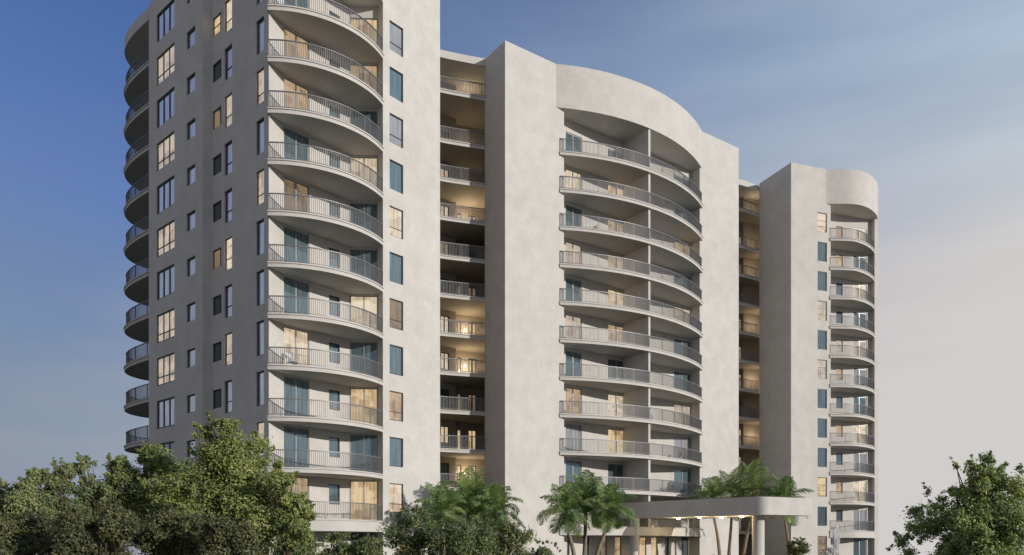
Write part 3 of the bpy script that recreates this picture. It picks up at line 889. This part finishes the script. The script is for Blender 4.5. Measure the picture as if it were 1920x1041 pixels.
GT = 'leafy trees in front of the shaded left side'
tree('leafy_tree', 'tallest bright green tree in front of the left tower corner', 'tree', 432, 24.0, 786, 300, 'leaf_green', 62000, .082, 11, spiky=.8, group=GT,
     lobes=((430, 842, 50), (398, 818, 22), (447, 808, 20), (482, 852, 36), (378, 874, 42), (440, 915, 85), (352, 930, 55), (500, 925, 50), (380, 985, 75), (470, 985, 75)))
tree('leafy_tree', 'green tree right against the lowest rounded balconies of the left tower', 'tree', 535, 23.0, 880, 130, 'leaf_green', 20000, .08, 12, spiky=1.0, group=GT,
     lobes=((520, 905, 34), (545, 940, 34), (572, 962, 18), (520, 975, 55), (560, 1005, 30)))
tree('leafy_tree', 'green tree under the triple windows, left of the tallest tree', 'tree', 292, 26.0, 830, 180, 'leaf_green', 32000, .086, 13, spiky=1.0, group=GT,
     lobes=((285, 868, 36), (258, 855, 20), (318, 876, 34), (275, 925, 62), (325, 935, 50), (290, 985, 70)))
tree('leafy_tree', 'green tree standing clear left of the building below open sky', 'tree', 195, 25.0, 858, 180, 'leaf_dark', 32000, .084, 14, spiky=1.0, group=GT,
     lobes=((205, 888, 32), (172, 872, 16), (235, 892, 30), (200, 940, 58), (150, 930, 36), (190, 990, 70)))
tree('leafy_tree', 'darker loose tree with open twigs second from the left edge', 'tree', 92, 24.0, 868, 140, 'leaf_dark', 21000, .082, 15, spiky=1.2, group=GT,
     lobes=((102, 896, 28), (122, 884, 14), (66, 902, 22), (95, 948, 50), (80, 1000, 55)))
tree('leafy_tree', 'pale thin tree cut by the left picture edge', 'tree', 8, 25.0, 895, 110, 'leaf_green', 14000, .082, 16, spiky=1.0, group=GT,
     lobes=((15, 922, 26), (-15, 955, 40), (38, 950, 22), (10, 1000, 50)))
GO = 'dark olive shrubs in the left foreground'
for a in (('dark olive shrub at the far left bottom corner', 45, 13.0, 965, 230, 28000, 21, ((40, 992, 34), (-20, 1000, 40), (95, 1005, 34), (40, 1040, 60))),
          ('wide dark olive shrub below the loose twiggy tree', 180, 12.5, 950, 230, 30000, 22, ((150, 985, 38), (205, 978, 34), (245, 1000, 36), (180, 1035, 65))),
          ('olive green shrub below the triple window column', 320, 13.5, 955, 200, 28000, 23, ((305, 990, 38), (355, 985, 32), (270, 1010, 30), (320, 1040, 60))),
          ('dark olive shrub at the foot of the tallest tree', 432, 13.0, 965, 150, 22000, 24, ((425, 1000, 34), (460, 1012, 28), (395, 1015, 28), (435, 1045, 50)))):
    tree('olive_shrub', a[0], 'shrub', a[1], a[2], a[3], a[4], 'leaf_olive', a[5], .05, a[6], spiky=.9, group=GO, lobes=a[7])
GS = 'low shrubs along the base of the towers'
for a in (('small leafy shrub under the lowest left balcony, beside the tallest tree', 560, 34, 985, 110, 31),
          ('green shrub at the base below the lowest left balcony', 640, 36, 1000, 100, 32),
          ('green shrub with pale tips below the corner glass of the lowest balcony', 695, 36, 1006, 80, 33),
          ('round reddish green bush below the lit lowest window', 778, 38, 952, 120, 34),
          ('bushy green shrub under the group of palms by the first gallery', 870, 37, 972, 150, 35),
          ('broad reddish green bush right of the first palms, below the shaded fin', 952, 38, 965, 120, 36),
          ('low yellowish bush in front of the blank centre wall', 1020, 38, 1012, 60, 37),
          ('small shrub right of the front canopy column', 1497, 66, 1008, 44, 38),
          ('low plant with pale flowers at the foot of the fountain', 1556, 65, 1027, 34, 39)):
    tree('shrub', a[0], 'shrub', a[1], a[2], a[3], a[4], 'petal' if a[5] == 39 else 'leaf_shrub', int((25 if a[5] == 39 else 70)*a[4]), .12 if a[2] < 50 else .16, a[5], spiky=.7, group=GS, clumps=26)
tree('leafy_tree', 'dense leafy tree with spiky top standing alone at the right edge', 'tree', 1846, 22.0, 848, 300, 'leaf_right', 66000, .085, 41, spiky=.9,
     lobes=((1842, 908, 46), (1832, 872, 18), (1898, 912, 38), (1788, 955, 48), (1744, 985, 36), (1850, 975, 80), (1915, 985, 60), (1722, 1022, 26), (1790, 1020, 65), (1752, 1040, 45), (1850, 1045, 80), (1925, 1035, 65), (1815, 1000, 60)))
GP = 'palms in front of the building'
for a in (('palm of the first group standing furthest left, fronds over the bush', 826, 50, 962, 2.3, 51, 832),
          ('tallest palm of the first group, in front of the dark gallery', 878, 52, 938, 2.6, 52, 874),
          ('palm of the first group with fronds against the shaded fin', 930, 51, 958, 2.3, 53, 924),
          ('left palm of the trio before the blank centre wall, long drooping fronds', 1060, 50, 960, 2.4, 54, 1078),
          ('middle and tallest palm of the trio beside the canopy', 1098, 51, 944, 2.6, 55, 1094),
          ('right palm of the trio, fronds hanging over the canopy end', 1142, 50, 958, 2.2, 56, 1112),
          ('leaning palm furthest left behind the canopy', 1336, 68, 938, 2.8, 57, 1350),
          ('palm behind the canopy with trunk left of the front column', 1372, 69, 930, 3.0, 58, 1366),
          ('tallest palm behind the canopy, top rising before the right gallery', 1412, 68, 926, 3.2, 59, 1392),
          ('palm at the right end of the canopy with pale trunk', 1470, 67, 944, 2.9, 60, 1479)):
    palm(*a[:6], foot_px=a[6], group=GP)

# ------------------------------------------------------------------ fountain before the right tower
fx, fy = gx(1567, 68), 68.0
fo = empty('fountain', (fx, fy, 0), 'slender white water jet rising before the lowest right balcony', 'fountain')
wm = bpy.data.materials.new('white water'); wm.use_nodes = True
p_ = wm.node_tree.nodes['Principled BSDF']; p_.inputs['Base Color'].default_value = (.85, .86, .88, 1); p_.inputs['Roughness'].default_value = .25; p_.inputs['Alpha'].default_value = .55
M['water'] = wm
mb = MB(); n = 32
ring = lambda r: [(r*math.cos(2*math.pi*i/n), r*math.sin(2*math.pi*i/n)) for i in range(n)]
mb.prism(ring(1.5), 0, .18); mb.prism(ring(1.35), .18, .5); mb.build('basin', 'slab', fo)
mb = MB(); rs = random.Random(5)
for j in range(26):
    a = rs.random()*6.283; r = .34*math.sqrt(rs.random()); hh = 4.1*(1-.3*(r/.34)**2)*rs.uniform(.75, 1)
    pts = [(r*(.5+.5*t)*math.cos(a), r*(.5+.5*t)*math.sin(a), .5+(hh-.5)*t) for t in [i/6 for i in range(7)]]
    mb.tube(pts, [.025+.02*rs.random() for _ in pts], 5)
mb.build('water_jet', 'water', fo)

# ------------------------------------------------------------------ chairs left out on a few balconies
M['chair_white'] = mat('white plastic', (0.75, 0.75, 0.74), 0.5)
ch = empty('balcony_chair', (-13.05, 47.25, zk(3)+.002), 'white chair at the left end of a balcony, before a brightly lit door', 'chair', 'white chairs on the balconies')
ch.rotation_euler = (0, 0, R(-20))
mb = MB(); mb.box((0, 0), (1, 0), .28, .30, .34, .39); mb.build('seat', 'chair_white', ch)
mb = MB(); mb.tube([(-.24, 0, .38), (-.40, 0, .70), (-.50, 0, 1.0)], .03, 6)
for y_ in (-.26, -.13, 0, .13, .26): mb.tube([(-.26, y_, .38), (-.40, y_, .70), (-.50, y_, .98)], .045, 6)
mb.build('backrest', 'chair_white', ch)
for sx in (-.24, .24):
    for sy in (-.26, .26):
        mb = MB(); mb.tube([(sx, sy, .35), (sx*1.15, sy*1.05, 0)], .022, 6); mb.build('leg', 'chair_white', ch)
for px, k, rz, lab in ((1254, 2, 200, 'white chair beside the pale curtained door, second balcony above the canopy'),
                       (1110, 8, 30, 'white chair behind the rail of the third balcony from the top, centre block'),
                       (1200, 3, 240, 'white chair left of the partition wall, third balcony above the palm trio')):
    c_ = ch.copy(); C.objects.link(c_)
    t_ = backC.pt(backC.s_at(px), -1.0)
    c_.location = (t_[0], t_[1], zk(k)+.002); c_.rotation_euler = (0, 0, R(rz)); c_['label'] = lab
    for p_ in ch.children:
        q_ = p_.copy(); C.objects.link(q_); q_.parent = c_
